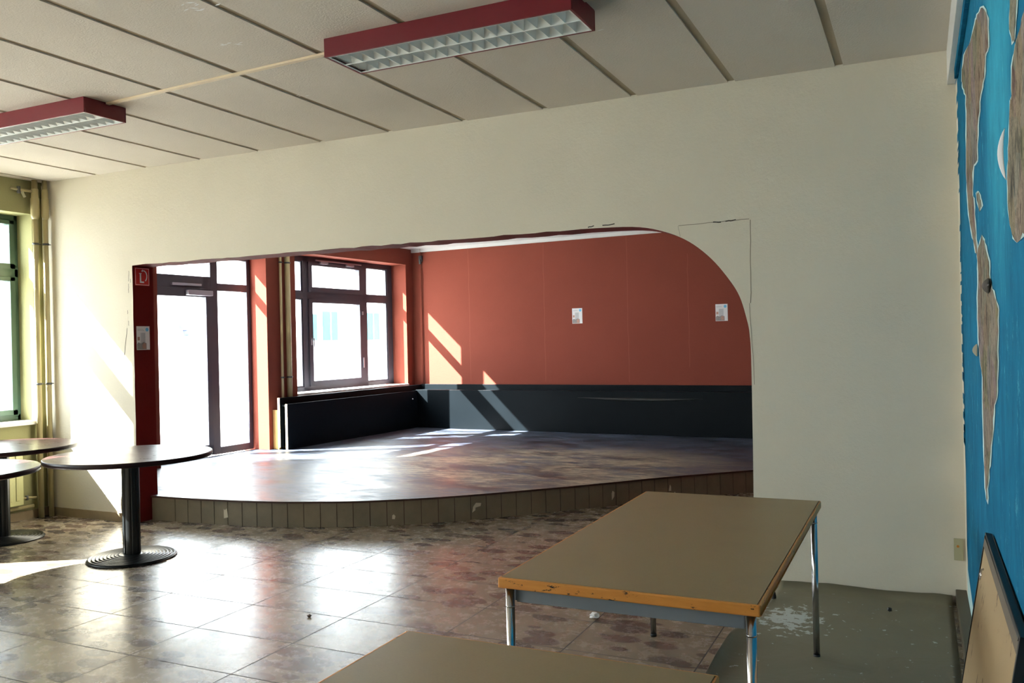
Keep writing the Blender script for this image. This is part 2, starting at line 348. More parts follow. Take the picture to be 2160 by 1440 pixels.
PATCHES = [
  ([(3.09,2.53),(3.0,2.49),(2.96,2.47),(2.91,2.43),(2.91,2.41),(2.91,2.38),(2.91,2.35),(2.95,2.35),(3.01,2.36),(3.03,2.36),(3.05,2.34),(3.08,2.33),(3.1,2.31),(3.17,2.31),(3.21,2.3),(3.28,2.3),(3.35,2.29),(3.36,2.26),(3.43,2.25),(3.47,2.23),(3.48,2.2),(3.52,2.18),(3.54,2.16),(3.53,2.13),(3.54,2.12),(3.66,2.13),(3.75,2.14),(3.85,2.13),(3.87,2.12),(3.85,2.08),(3.88,2.06),(3.88,2.04),(3.82,2.02),(3.79,1.98),(3.77,1.95),(3.75,1.91),(3.71,1.87),(3.73,1.85),(3.66,1.81),(3.66,1.79),(3.67,1.79),(3.68,1.79),(3.74,1.79),(3.79,1.82),(3.88,1.85),(3.95,1.88),(4.0,1.91),(4.1,1.95),(4.17,2.0),(4.22,2.04),(4.24,2.08),(4.28,2.12),(4.29,2.15),(4.33,2.2),(4.31,2.24),(4.28,2.3),(4.22,2.36),(4.2,2.42),(4.18,2.45),(4.23,2.49),(4.19,2.52),(4.3,2.56),(4.33,2.58),(4.44,2.62),(4.46,2.63),(4.5,2.66),(4.53,2.67),(4.51,2.72),(4.37,2.71),(4.27,2.72),(4.13,2.7),(3.97,2.67),(3.82,2.64),(3.7,2.63),(3.61,2.62),(3.51,2.61),(3.45,2.61),(3.42,2.6),(3.37,2.6),(3.25,2.57),(3.18,2.56)],
   [(3.07,2.53),(2.96,2.48),(2.94,2.46),(2.86,2.42),(2.88,2.4),(2.87,2.37),(2.87,2.34),(2.92,2.34),(2.98,2.35),(3.01,2.35),(3.03,2.33),(3.03,2.31),(3.07,2.3),(3.14,2.3),(3.15,2.29),(3.25,2.29),(3.31,2.28),(3.32,2.25),(3.38,2.24),(3.42,2.22),(3.43,2.19),(3.49,2.17),(3.5,2.16),(3.49,2.12),(3.51,2.11),(3.64,2.12),(3.72,2.13),(3.76,2.12),(3.78,2.1),(3.81,2.08),(3.85,2.06),(3.84,2.03),(3.75,2.01),(3.72,1.97),(3.75,1.95),(3.69,1.9),(3.68,1.87),(3.67,1.84),(3.6,1.81),(3.58,1.79),(3.64,1.78),(3.65,1.79),(3.81,1.8),(3.87,1.83),(3.91,1.86),(4.01,1.88),(4.1,1.92),(4.16,1.96),(4.27,2.01),(4.3,2.05),(4.34,2.1),(4.36,2.13),(4.32,2.16),(4.37,2.21),(4.35,2.25),(4.33,2.31),(4.34,2.38),(4.28,2.44),(4.28,2.47),(4.3,2.51),(4.27,2.54),(4.4,2.58),(4.45,2.61),(4.54,2.64),(4.58,2.66),(4.54,2.67),(4.6,2.69),(4.55,2.73),(4.45,2.74),(4.37,2.75),(4.16,2.71),(4.01,2.68),(3.87,2.65),(3.73,2.64),(3.68,2.64),(3.55,2.63),(3.5,2.63),(3.46,2.62),(3.42,2.62),(3.31,2.59),(3.23,2.58)]),
  ([(3.65,2.02),(3.56,2.0),(3.51,2.0),(3.45,1.98),(3.42,1.96),(3.38,1.95),(3.35,1.92),(3.39,1.93),(3.45,1.92),(3.47,1.92),(3.5,1.93),(3.55,1.96),(3.6,1.98),(3.62,2.0),(3.62,2.01)],
   [(3.68,2.02),(3.56,2.01),(3.5,2.0),(3.39,1.97),(3.38,1.96),(3.33,1.94),(3.29,1.92),(3.35,1.92),(3.42,1.92),(3.49,1.93),(3.53,1.94),(3.62,1.97),(3.64,1.98),(3.65,2.0),(3.69,2.02)]),
  ([(3.38,1.83),(3.3,1.8),(3.27,1.8),(3.22,1.77),(3.17,1.75),(3.12,1.73),(3.07,1.71),(3.06,1.69),(3.07,1.67),(3.04,1.65),(2.97,1.62),(2.92,1.61),(2.87,1.59),(2.83,1.58),(2.78,1.56),(2.75,1.55),(2.78,1.52),(2.77,1.49),(2.8,1.46),(2.82,1.43),(2.81,1.4),(2.83,1.37),(2.85,1.34),(2.86,1.31),(2.88,1.29),(2.94,1.27),(2.98,1.26),(3.01,1.23),(3.05,1.21),(3.05,1.18),(3.08,1.15),(3.16,1.11),(3.19,1.08),(3.24,1.04),(3.28,1.01),(3.31,0.98),(3.33,0.96),(3.4,0.93),(3.38,0.9),(3.44,0.88),(3.44,0.89),(3.44,0.91),(3.48,0.92),(3.48,0.96),(3.51,0.99),(3.51,1.02),(3.5,1.07),(3.52,1.13),(3.52,1.19),(3.53,1.23),(3.51,1.28),(3.5,1.32),(3.55,1.34),(3.62,1.37),(3.65,1.41),(3.67,1.42),(3.68,1.44),(3.7,1.47),(3.69,1.5),(3.72,1.54),(3.69,1.58),(3.69,1.62),(3.63,1.67),(3.62,1.71),(3.63,1.73),(3.65,1.76),(3.67,1.78),(3.61,1.8),(3.48,1.81)],
   [(3.39,1.83),(3.24,1.8),(3.24,1.79),(3.16,1.77),(3.13,1.75),(3.08,1.73),(3.02,1.71),(3.02,1.69),(3.04,1.67),(3.02,1.65),(2.96,1.62),(2.88,1.61),(2.84,1.59),(2.82,1.58),(2.74,1.56),(2.73,1.55),(2.75,1.52),(2.75,1.49),(2.77,1.46),(2.79,1.43),(2.78,1.4),(2.8,1.37),(2.83,1.34),(2.83,1.31),(2.86,1.29),(2.92,1.27),(2.96,1.26),(2.96,1.24),(2.99,1.21),(3.02,1.18),(3.07,1.15),(3.13,1.11),(3.14,1.09),(3.19,1.04),(3.26,1.02),(3.26,0.99),(3.31,0.96),(3.35,0.94),(3.33,0.91),(3.37,0.88),(3.47,0.88),(3.51,0.9),(3.55,0.91),(3.55,0.95),(3.53,0.99),(3.56,1.01),(3.58,1.06),(3.57,1.12),(3.59,1.18),(3.58,1.23),(3.57,1.28),(3.55,1.32),(3.57,1.34),(3.65,1.37),(3.68,1.4),(3.71,1.42),(3.76,1.44),(3.77,1.47),(3.76,1.5),(3.78,1.54),(3.76,1.58),(3.77,1.62),(3.71,1.67),(3.7,1.72),(3.71,1.73),(3.68,1.76),(3.71,1.78),(3.63,1.8),(3.52,1.82)]),
  ([(2.24,2.27),(2.17,2.25),(2.13,2.24),(2.09,2.22),(2.1,2.21),(2.11,2.2),(2.12,2.19),(2.13,2.17),(2.15,2.16),(2.16,2.14),(2.17,2.14),(2.19,2.15),(2.21,2.15),(2.23,2.17),(2.24,2.18),(2.27,2.2),(2.26,2.23),(2.24,2.25)],
   [(2.25,2.28),(2.18,2.26),(2.14,2.24),(2.06,2.21),(2.08,2.2),(2.09,2.19),(2.1,2.18),(2.12,2.17),(2.14,2.15),(2.15,2.14),(2.16,2.14),(2.17,2.14),(2.23,2.15),(2.24,2.17),(2.27,2.19),(2.28,2.2),(2.28,2.23),(2.25,2.25)]),
  ([(2.04,2.13),(2.06,2.13),(2.1,2.13),(2.13,2.13),(2.17,2.12),(2.2,2.11),(2.23,2.1),(2.24,2.08),(2.25,2.06),(2.25,2.04),(2.26,2.03),(2.28,2.04),(2.29,2.03),(2.31,2.01),(2.32,1.98),(2.34,1.95),(2.36,1.93),(2.36,1.91),(2.38,1.9),(2.4,1.87),(2.39,1.84),(2.4,1.81),(2.39,1.79),(2.37,1.76),(2.36,1.75),(2.34,1.74),(2.31,1.72),(2.28,1.71),(2.25,1.7),(2.2,1.69),(2.17,1.69),(2.13,1.69),(2.08,1.7),(2.03,1.69),(1.99,1.7),(1.95,1.71),(1.9,1.72),(1.86,1.75),(1.79,1.76),(1.75,1.79),(1.72,1.82),(1.69,1.86),(1.67,1.89),(1.67,1.94),(1.67,1.98),(1.68,2.02),(1.72,2.05),(1.78,2.08),(1.83,2.12),(1.87,2.12),(1.9,2.14),(1.94,2.15),(1.97,2.14),(2.01,2.14)],
   [(2.05,2.13),(2.08,2.13),(2.11,2.13),(2.16,2.13),(2.19,2.12),(2.22,2.12),(2.26,2.11),(2.26,2.09),(2.27,2.06),(2.26,2.04),(2.27,2.04),(2.3,2.04),(2.31,2.04),(2.32,2.01),(2.35,1.98),(2.36,1.95),(2.38,1.94),(2.38,1.91),(2.41,1.9),(2.42,1.88),(2.42,1.84),(2.42,1.81),(2.41,1.79),(2.38,1.76),(2.37,1.75),(2.35,1.74),(2.32,1.73),(2.31,1.71),(2.26,1.7),(2.21,1.69),(2.17,1.69),(2.12,1.69),(2.06,1.69),(2.01,1.69),(1.98,1.7),(1.93,1.71),(1.9,1.72),(1.84,1.74),(1.78,1.76),(1.73,1.78),(1.71,1.82),(1.67,1.86),(1.65,1.89),(1.65,1.93),(1.67,1.98),(1.67,2.02),(1.71,2.04),(1.77,2.08),(1.82,2.11),(1.88,2.13),(1.91,2.14),(1.96,2.15),(1.98,2.14),(2.02,2.14)])]
# ================================================================== FRONT ROOM SHELL
XL, XR, YW, H = -7.20, 0.25, 5.24, 3.035
YB = -3.6                                  # wall behind the camera
b = MB(); b.box(-7.5, 0.6, YB, 12.4, -0.12, 0.0, 'floor'); b.box(0.6, 2.0, YW+.22, 12.4, -0.12, 0.0, 'floor'); struct(b.build('floor', recentre=False))

# ceiling of the front room: slab plus long panels with open joints
b = MB(); b.box(-7.5, XR+.25, YB-.2, YW+.22, H+0.008, H+0.25, 'groove')
gx = [-0.345-0.6125*k for k in range(0, 12)]
edges = [XR]+gx+[XL-1]
for i in range(len(edges)-1):
    x1 = edges[i]-(0.0 if i == 0 else 0.022); x0 = edges[i+1]+0.022
    x0 = max(x0, XL)
    if x1-x0 < 0.02: continue
    b.box(x0, x1, YB, YW, H, H+0.02, 'ceiling')
rs = random.Random(4)
for (cx, cyy, n_, s_) in ((-2.87, 2.85, 9, .10), (-3.60, 3.69, 6, .07), (-3.09, 3.30, 5, .05), (-1.36, 4.03, 1, .02), (-3.35, 4.2, 3, .05)):
    for k in range(n_):      # scuffs and flaked spots
        x = cx+rs.uniform(-s_, s_); y = cyy+rs.uniform(-s_, s_)*.5; a = rs.uniform(.008, .03); q = rs.uniform(.003, .007)
        th = rs.uniform(-.5, .9)
        b.add([(x+a*math.cos(th), y+a*math.sin(th), H-.0006), (x-q*math.sin(th), y+q*math.cos(th), H-.0006), (x-a*math.cos(th), y-a*math.sin(th), H-.0006), (x+q*math.sin(th), y-q*math.cos(th), H-.0006)], [(0, 1, 2, 3)], 'white_paint')
struct(b.build('ceiling', recentre=False))

# partition wall with the big opening
ctrl = [(-1.95, 2.216), (-1.6, 2.204), (-1.4, 2.16), (-1.24, 2.085), (-1.105, 1.972), (-1.0, 1.84), (-.938, 1.732), (-.9, 1.6), (-.883, 1.5), (-.877, 1.3), (-.88, .6), (-.888, 0)]
def catmull(P, n_=5):
    out = []
    for i in range(len(P)-1):
        p0, p1, p2, p3 = P[max(i-1, 0)], P[i], P[i+1], P[min(i+2, len(P)-1)]
        for k in range(n_):
            t = k/n_
            out.append(tuple(0.5*((2*p1[j])+(-p0[j]+p2[j])*t+(2*p0[j]-5*p1[j]+4*p2[j]-p3[j])*t*t+(-p0[j]+3*p1[j]-3*p2[j]+p3[j])*t**3) for j in (0, 1)))
    return out+[P[-1]]
rj = random.Random(11)
top = [(-6.065, 2.213)]
x = -6.0
while x < -2.0: top.append((x, 2.2155+rj.uniform(-.0035, .0035))); x += rj.uniform(.05, .13)
left = [(-6.065, 0.0)]
z = 0.1
while z < 2.2: left.append((-6.065+rj.uniform(-.002, .002), z)); z += rj.uniform(.08, .2)
outline = [(-7.5, 0)]+left+top+catmull(ctrl)+[(XR, 0), (XR, H+.02), (-7.5, H+.02)]
TH = 0.22
b = MB()
def red_side(p, q):
    inside = all(-6.2 < a[0] < -.8 and a[1] < 2.3 for a in (p, q))
    return 'dark_red' if inside else 'white_wall'
b.prism(outline, lambda a, c, k: Vector((a, YW+TH*k, c)), 'white_wall', 'red_wall', 'white_wall', red_side)
def ribbon(pts, wd, m, y=YW-0.0012):
    for (x0, z0), (x1, z1) in zip(pts, pts[1:]):
        d = Vector((x1-x0, z1-z0)); d.normalize(); nx, nz = -d.y*wd/2, d.x*wd/2
        b.add([(x0+nx, y, z0+nz), (x1+nx, y, z1+nz), (x1-nx, y, z1-nz), (x0-nx, y, z0-nz)], [(0, 1, 2, 3)], m)
def wob(p, q, n_, j): return [(p[0]+(q[0]-p[0])*k/n_+rj.uniform(-j, j), p[1]+(q[1]-p[1])*k/n_+rj.uniform(-j, j)) for k in range(n_+1)]
ribbon(wob((-.863, 2.19), (-.872, 1.69), 8, .002), .005, 'seam')
ribbon(wob((-.88, 1.69), (-.86, 1.2), 6, .002), .003, 'seam')
ribbon(wob((-1.30, 2.186), (-.87, 2.195), 9, .003), .004, 'seam')
for p, q in (((-1.09, 2.192), (-1.04, 2.190)), ((-1.01, 2.192), (-.95, 2.196)), ((-1.80, 2.228), (-1.72, 2.231)), ((-1.9, 2.226), (-1.86, 2.229))):
    ribbon(wob(p, q, 4, .003), .007, 'crack')
ribbon(wob((-1.305, 2.186), (-1.295, 2.12), 4, .002), .002, 'seam')
for p, q in (((-6.105, 2.17), (-6.112, 2.08)), ((-6.113, 2.06), (-6.117, 1.98)), ((-6.128, 1.83), (-6.13, 1.80)), ((-6.125, 1.74), (-6.12, 1.70)), ((-6.14, 1.68), (-6.19, 1.42)), ((-6.09, 2.10), (-6.092, 2.07))):
    ribbon(wob(p, q, 5, .003), .004, 'crack')
struct(b.build('wall_partition', recentre=False))

# left wall of the front room, with two window openings
WZ0, WZ1 = 0.87, 2.735
b = MB()
open1, open2 = (4.33, 5.135), (1.75, 3.08)
XO = -7.5
b.box(XO, XL, YB, YW, 0, WZ0-.03, 'green_wall'); b.box(XO, XL, YB, YW, WZ1, H+.02, 'green_wall')
open3 = (-3.0, 0.4)
for y0, y1 in ((YB, open3[0]), (open3[1], open2[0]), (open2[1], open1[0]), (open1[1], YW)): b.box(XO, XL, y0, y1, WZ0-.03, WZ1, 'green_wall')
struct(b.build('wall_left', recentre=False))

def front_window(name, y0, y1, lights):
    """frame at the outside of the wall with sashes; lights: number of bays"""
    root = struct(empty(name, (-7.45, (y0+y1)/2, WZ0)))
    ox, oy, oz = root.location
    f = MB(); X0, X1 = -.05, .045
    L = lambda a: a-oy
    def bx(ya, yb, za, zb, x0=X0, x1=X1): f.box(x0, x1, L(ya), L(yb), za-oz, zb-oz, 'green_frame')
    bx(y0, y1, WZ0, WZ0+.06); bx(y0, y1, WZ1-.05, WZ1)
    bay = (y1-y0)/lights
    for i in range(lights+1):
        yy = y0+bay*i; ya = max(y0, yy-.035); yb = min(y1, yy+.035); bx(ya, yb, WZ0, WZ1)
    bx(y0, y1, 2.17, 2.25)
    f.build('window_frame', root, (0, 0, 0), bevel=.004)
    for i in range(lights):
        ya = y0+bay*i+.035; yb = y0+bay*(i+1)-.035
        s = MB()
        for za, zb in ((WZ0+.05, 2.175), (2.245, WZ1-.045)):
            for a in ((ya, ya+.05, za, zb), (yb-.05, yb, za, zb), (ya, yb, za, za+.05), (ya, yb, zb-.04, zb)):
                s.box(-.035, .06, L(a[0]), L(a[1]), a[2]-oz, a[3]-oz, 'green_frame')
        so = s.build('window_sash', root, (0, 0, 0), bevel=.004)
        for za, zb in ((WZ0+.05, 2.175), (2.245, WZ1-.045)):
            g = MB(); g.box(.008, .014, L(ya)+.045, L(yb)-.045, za+.045-oz, zb-.035-oz, 'glass'); g.build('pane', so, (0, 0, 0))
    return root
w1 = front_window('window_1', 4.33, 5.135, 1)
w3 = front_window('window_3', 1.75, 3.08, 1)
w4 = front_window('window_4', -3.0, 0.4, 3)
for w_, y0, y1 in ((w1, 4.33, 5.135), (w3, 1.75, 3.08), (w4, -3.0, 0.4)):
    b = MB(); b.box(.03, .295, y0-w_.location.y-.01, y1-w_.location.y+.01, -.03, .002, 'stone_sill'); b.build('window_sill', w_, (0, 0, 0))

# right wall (blue, torn) -------------------------------------------------
b = MB(); b.box(XR, XR+.25, YB, YW, 0, H+.02, 'blue')
# first hand's width in the corner and above the skirting was never painted blue
def quad(pts, m, x): b.add([(x, p[0], p[1]) for p in pts], [tuple(range(len(pts)))], m)
rq = random.Random(8)
prev = None; z = .07
pts = []
while z < 2.80: pts.append((5.06+rq.uniform(-.03, .03), z)); z += rq.uniform(.05, .12)
pts.append((5.06, 2.83))
for (ya, za), (yb, zb) in zip(pts, pts[1:]): quad([(YW, za), (ya, za), (yb, zb), (YW, zb)], 'white_wall', XR-.001)
for k in range(34):
    z = rq.choice([rq.uniform(1.2, 2.75), rq.uniform(.7, 2.75)]); h_ = rq.uniform(.01, .06); ya = 5.06; yb = rq.uniform(5.10, 5.2)
    quad([(ya-.03, z), (yb, z+h_*.2), (yb-.02, z+h_), (ya-.03, z+h_)], 'blue', XR-.0016)
low = [(5.1, .25), (4.6, .17), (4.1, .12), (3.5, .10), (2.4, .09), (1.0, .08)]
for (ya, za), (yb, zb) in zip(low, low[1:]): quad([(ya, .06), (yb, .06), (yb, zb), (ya, za)], 'pale_edge', XR-.0012)
def poly2(pts, m, x):
    tri = tessellate_polygon([[Vector((p[0], p[1], 0)) for p in pts]])
    b.add([(x, p[0], p[1]) for p in pts], [tuple(t) for t in tri], m)
for W_, G_ in PATCHES:
    poly2(G_, 'pale_edge', XR-.0016); poly2(W_, 'torn', XR-.0024)
wr = struct(b.build('wall_right', recentre=False))
def flap(y, z, w_, h_, out, m):
    """strip of torn paper bowed away from the wall"""
    f = MB(); n_ = 12; vs = []
    for i in range(n_+1):
        t = i/n_; o_ = out*math.sin(math.pi*t)**.8
        for k in range(4):
            q = k/3; vs.append((XR-.004-o_*(1-.7*q), y-w_*q*math.sin(math.pi*t)**.5, z+h_*(t-.5)))
    fs = [(i*4+j, i*4+j+1, (i+1)*4+j+1, (i+1)*4+j) for i in range(n_) for j in range(3)]
    f.add(vs, fs, m, True); o = f.build('paper_flap', wr, (0, 0, 0))
    so = o.modifiers.new('solid', 'SOLIDIFY'); so.thickness = .0015
    return o
flap(2.40, 1.93, .008, .13, .018, 'paper'); flap(3.10, 1.635, .12, .05, .018, 'black_wood'); flap(3.78, 1.415, .10, .05, .016, 'seam')

# wall behind the camera
b = MB(); b.box(-7.5, XR+.25, YB-.2, YB, 0, H+.02, 'white_wall'); struct(b.build('wall_rear', recentre=False))

# skirting and cornice
b = MB(); b.box(XL, -6.075, YW-.014, YW, 0, .075, 'skirting'); struct(b.build('baseboard_partition', recentre=False))
b = MB(); b.box(XL, XL+.014, YB, YW-.014, 0, .075, 'skirting'); struct(b.build('baseboard_left', recentre=False))
b = MB(); b.box(XR-.055, XR, YB, YW-.001, 0, .075, 'dark_skirting'); struct(b.build('baseboard_right', recentre=False, bevel=.004))
b = MB(); b.box(XR-.042, XR-.002, YB, YW-.001, 2.845, H-.001, 'white_paint')
struct(b.build('trim_1', recentre=False, bevel=.002))
b = MB(); b.box(XR-.018, XR-.002, YB, YW-.3, 2.795, 2.8449, 'blue'); struct(b.build('trim_2', recentre=False))

# ================================================================== BACK ROOM (stage), turned by 3 degrees
A3 = math.radians(3); Vv = Vector((math.sin(A3), math.cos(A3), 0)); Wv = Vector((math.cos(A3), -math.sin(A3), 0)); P0 = Vector((-7.27, 8.3, 0))
def T(v, w_, z): return P0+Vv*v+Wv*w_+Vector((0, 0, z))
HB = 2.955; SZ = 0.213; VC = 3.17
D0, D1 = -1.62, 0.0            # door opening
N0, N1 = 0.52, 2.985           # window opening
NZ0, NZ1 = 0.875, 2.71; DZ1 = 2.62
b = MB()
b.box(-2.85, D0, -.42, 0, 0, HB, 'red_wall', T); b.box(D0, D1, -.42, 0, DZ1, HB, 'red_wall', T)
b.box(D1, N0, -.42, 0, 0, HB, 'red_wall', T); b.box(N0, N1, -.42, 0, 0, NZ0-.02, 'red_wall', T)
b.box(N0, N1, -.42, 0, NZ1, HB, 'red_wall', T); b.box(N1, VC+.25, -.42, 0, 0, HB, 'red_wall', T)
struct(b.build('wall_alcove_left', recentre=False))
b = MB(); b.box(VC, VC+.25, -.0, 9.1, 0, HB, 'red_wall', T)
for w_, z0, z1 in ((1.02, .9, 2.9), (2.28, .9, 2.88), (3.55, .9, 2.9), (4.4, 1.1, 2.6)):
    pp = [(w_+rj.uniform(-.006, .006), z0+(z1-z0)*k/14) for k in range(15)]
    for (a0, q0), (a1, q1) in zip(pp, pp[1:]):
        b.add([T(VC-.0012, a0-.003, q0), T(VC-.0012, a0+.003, q0), T(VC-.0012, a1+.003, q1), T(VC-.0012, a1-.003, q1)], [(0, 1, 2, 3)], 'red_seam')
struct(b.build('wall_alcove_back', recentre=False))
b = MB(); b.box(1.6, 1.85, YW+TH, 12.2, 0, HB, 'red_wall'); b.box(XR, 1.85, YW+.02, YW+TH, 0, HB, 'red_wall'); struct(b.build('wall_alcove_right', recentre=False))
b = MB(); b.prism([(-7.9, YW+TH), (1.85, YW+TH), (1.85, 12.2), (-7.9, 12.2)], lambda a, c, k: Vector((a, c, HB+.15*k)), 'white_paint', 'white_paint', 'white_paint')
struct(b.build('ceiling_alcove', recentre=False))
b = MB(); b.box(VC-.03, VC, 0, 8.4, HB-.05, HB-.001, 'white_paint', T); struct(b.build('trim_3', recentre=False))

# stage platform ----------------------------------------------------------
cp = [(-6.15, 5.365), (-6.02, 5.375), (-5.5, 5.40), (-4.88, 5.485), (-4.45, 5.62), (-4.06, 5.79), (-3.49, 6.20), (-2.74, 6.95), (-2.11, 7.66), (-1.42, 8.34), (-.8, 8.95), (-.1, 9.5), (.7, 10.0), (1.598, 10.4)]
curve = catmull(cp, 6)
# left end meets the jamb: start just right of it
curve = [p for p in curve if p[0] > -6.055]; curve = [(-6.055, 5.372)]+curve
leftback = [T(VC-.002, 6.9, 0), ]
pl = T(VC-.002, .002, 0); dr = T(D1, 0.002, 0)
pr = [T(VC-.002, 7.6, 0)]
xr_ = 1.598; t_ = (xr_-pl.x)/Wv.x; prx = Vector((xr_, pl.y+Wv.y*t_, 0))
poly = curve+[(prx.x, prx.y), (pl.x, pl.y)]
poly += [(T(N0, .002, 0).x, T(N0, .002, 0).y), (T(D1-.001, .002, 0).x, T(D1, .002, 0).y)]
d1 = T(D1-.001, -.24, 0); d0 = T(D0+.001, -.24, 0); d2 = T(D0+.001, .002, 0)
poly += [(d1.x, d1.y), (d0.x, d0.y), (d2.x, d2.y), (T(-2.8, .002, 0).x, YW+TH+.002), (-6.055, YW+TH+.002)]
root = struct(empty('stage_platform', (-4, 8, 0)))
del root['kind']; tag(root, 'low curved stage platform with worn dark top filling the room behind the opening', 'stage')
def S_(a, c, z): return Vector((a+4, c-8, z))
b = MB(); b.prism(poly, lambda a, c, k: S_(a, c, SZ-.016+.016*k), 'stage', 'stage', 'nosing')
b.build('stage_floor', root, (0, 0, 0))
# riser of upright stone slabs along the curve
pos = [Vector((p[0], p[1], 0)) for p in curve]; acc = [0]
for p, q in zip(pos, pos[1:]): acc.append(acc[-1]+(q-p).length)
def at_s(s):
    s = max(0, min(s, acc[-1]))
    for i in range(len(acc)-1):
        if s <= acc[i+1]+1e-9:
            t = (s-acc[i])/(acc[i+1]-acc[i]); return pos[i].lerp(pos[i+1], t), (pos[i+1]-pos[i]).normalized()
    return pos[-1], (pos[-1]-pos[-2]).normalized()
b = MB(); s = 0; first = True
body = MB()
rr = random.Random(2)
step = 0.1385; slabs = []
ss = 0.0; sl = [0.0, .265]
while sl[-1]+step < acc[-1]: sl.append(sl[-1]+step+rr.uniform(-.004, .004))
for a, c_ in zip(sl, sl[1:]):
    g = .003; p, t = at_s(a+g); q, t2 = at_s(c_-g); nrm = Vector((t.y, -t.x, 0)); nrm2 = Vector((t2.y, -t2.x, 0))
    dz = rr.uniform(-.001, .001)
    f0 = p-nrm*.012; f1 = q-nrm2*.012; g0 = p-nrm*.035; g1 = q-nrm2*.035
    vs = [S_(v.x, v.y, z_) for v in (f0, f1, g1, g0) for z_ in (0.0, SZ-.018)]
    body.add(vs, [(0, 2, 3, 1), (2, 4, 5, 3), (4, 6, 7, 5), (6, 0, 1, 7), (0, 6, 4, 2), (1, 3, 5, 7)], 'riser')
# dark bed behind the slabs
for p, q in zip(pos, pos[1:]):
    t = (q-p).normalized(); nrm = Vector((t.y, -t.x, 0)); a = p-nrm*.017; c_ = q-nrm*.017
    body.add([S_(a.x, a.y, 0), S_(c_.x, c_.y, 0), S_(c_.x, c_.y, SZ-.017), S_(a.x, a.y, SZ-.017)], [(0, 1, 2, 3)], 'nosing')
def blob(s0, z0, r_, pts_):
    p, t = at_s(s0); nrm = Vector((t.y, -t.x, 0)); c0 = p-nrm*.0105
    vs = [S_(c0.x+t.x*u_, c0.y+t.y*u_, z0+v_) for u_, v_ in pts_]
    body.add(vs, [tuple(range(len(vs)))], 'chip')
blob(.80, .095, 1, [(-.02, -.04), (.022, -.03), (.018, .01), (.01, .045), (-.008, .03), (-.02, .04)])
blob(2.26, .07, 1, [(-.012, -.018), (.01, -.02), (.016, .004), (.004, .02), (-.01, .012)])
blob(2.96, .09, 1, [(-.04, -.03), (-.012, -.012), (-.01, .01), (.035, .02), (.04, .045), (-.005, .05), (-.03, .02)])
blob(4.25, .09, 1, [(-.012, -.04), (.012, -.01), (.016, .03), (-.004, .045), (-.014, .02)])
blob(4.85, .11, 1, [(-.014, -.03), (.012, -.03), (.012, .01), (0, .03)])
blob(4.9, .05, 1, [(-.02, -.01), (.02, -.01), (.0, .02)])
body.build('riser_slabs', root, (0, 0, 0))

# back-room window and door ----------------------------------------------
def LT(root):
    return lambda a, w_, z: T(a, w_, z)-root.location
def frame_window():
    r = struct(empty('window_2', T((N0+N1)/2, -.3, NZ0))); t = LT(r); WP = -.3
    f = MB()
    def bx(v0, v1, z0, z1, w0=-.34, w1=-.27, m='steel_frame'): f.box(v0, v1, w0, w1, z0, z1, m, t)
    v = [.60, .69, .70, .93, .94, 1.045, 2.235, 2.345, 2.79, 2.90]
    zt = 2.715
    bx(.52, 2.985, .875, .935); bx(.52, 2.985, 2.64, zt-.005); bx(.52, .62, .875, zt-.005); bx(2.86, 2.985, .875, zt-.005)
    bx(.955, 1.06, .875, zt-.005); bx(2.235, 2.345, .875, zt-.005); bx(.52, 2.985, 2.13, 2.225)
    f.build('window_frame', r, (0, 0, 0), bevel=.004)
    lights = [(.62, .955, .935, 2.13, 0), (.62, .955, 2.225, 2.64, 0), (1.06, 2.235, .935, 2.13, 1), (1.06, 2.235, 2.225, 2.64, 1), (2.345, 2.86, .935, 2.13, 0), (2.345, 2.86, 2.225, 2.64, 0)]
    for v0, v1, z0, z1, s_ in lights:
        e = .072 if s_ else .018; m = MB(); e0 = e; wa, wb = (-.35, -.252) if s_ else (-.34, -.28)
        for a in ((v0, v0+e, z0, z1), (v1-e, v1, z0, z1), (v0+e, v1-e, z0, z0+e), (v0+e, v1-e, z1-e*.7, z1)): m.box(a[0], a[1], wa, wb, a[2], a[3], 'steel_frame', t)
        so = m.build('window_sash', r, (0, 0, 0), bevel=.004)
        g = MB(); g.box(v0+e-.004, v1-e+.004, -.315, -.309, z0+e-.004, z1-e*.7+.004, 'glass', t); g.build('pane', so, (0, 0, 0))
        if s_ and z0 < 1:
            h_ = MB(); h_.box(v0+.02, v0+.045, -.252, -.243, 1.50, 1.60, 'silver', t)
            h_.tube([t(v0+.032, -.245, 1.585), t(v0+.032, -.20, 1.585)], .009, 'silver')
            h_.tube([t(v0+.032, -.20, 1.59), t(v0+.032, -.2, 1.46)], .009, 'silver'); h_.build('window_handle', so, (0, 0, 0))
            h_ = MB(); h_.box(v1-.03, v1-.01, -.252, -.235, 1.15, 1.30, 'silver', t); h_.box(v1-.03, v1-.01, -.252, -.235, 1.93, 1.98, 'silver', t); h_.build('hinge', so, (0, 0, 0))
        if s_ and z0 > 1:
            h_ = MB(); h_.box(1.2, 2.2, -.252, -.236, 2.655, 2.672, 'silver', t)
            for vv in (1.28, 1.85): h_.box(vv, vv+.16, -.25, -.22, 2.62, 2.65, 'silver', t)
            h_.build('top_light_opener', so, (0, 0, 0))
    sl_ = MB(); sl_.box(N0, N1, -.27, .02, .845, .872, 'stone_sill', t); sl_.build('window_sill', r, (0, 0, 0))
    return r
frame_window()
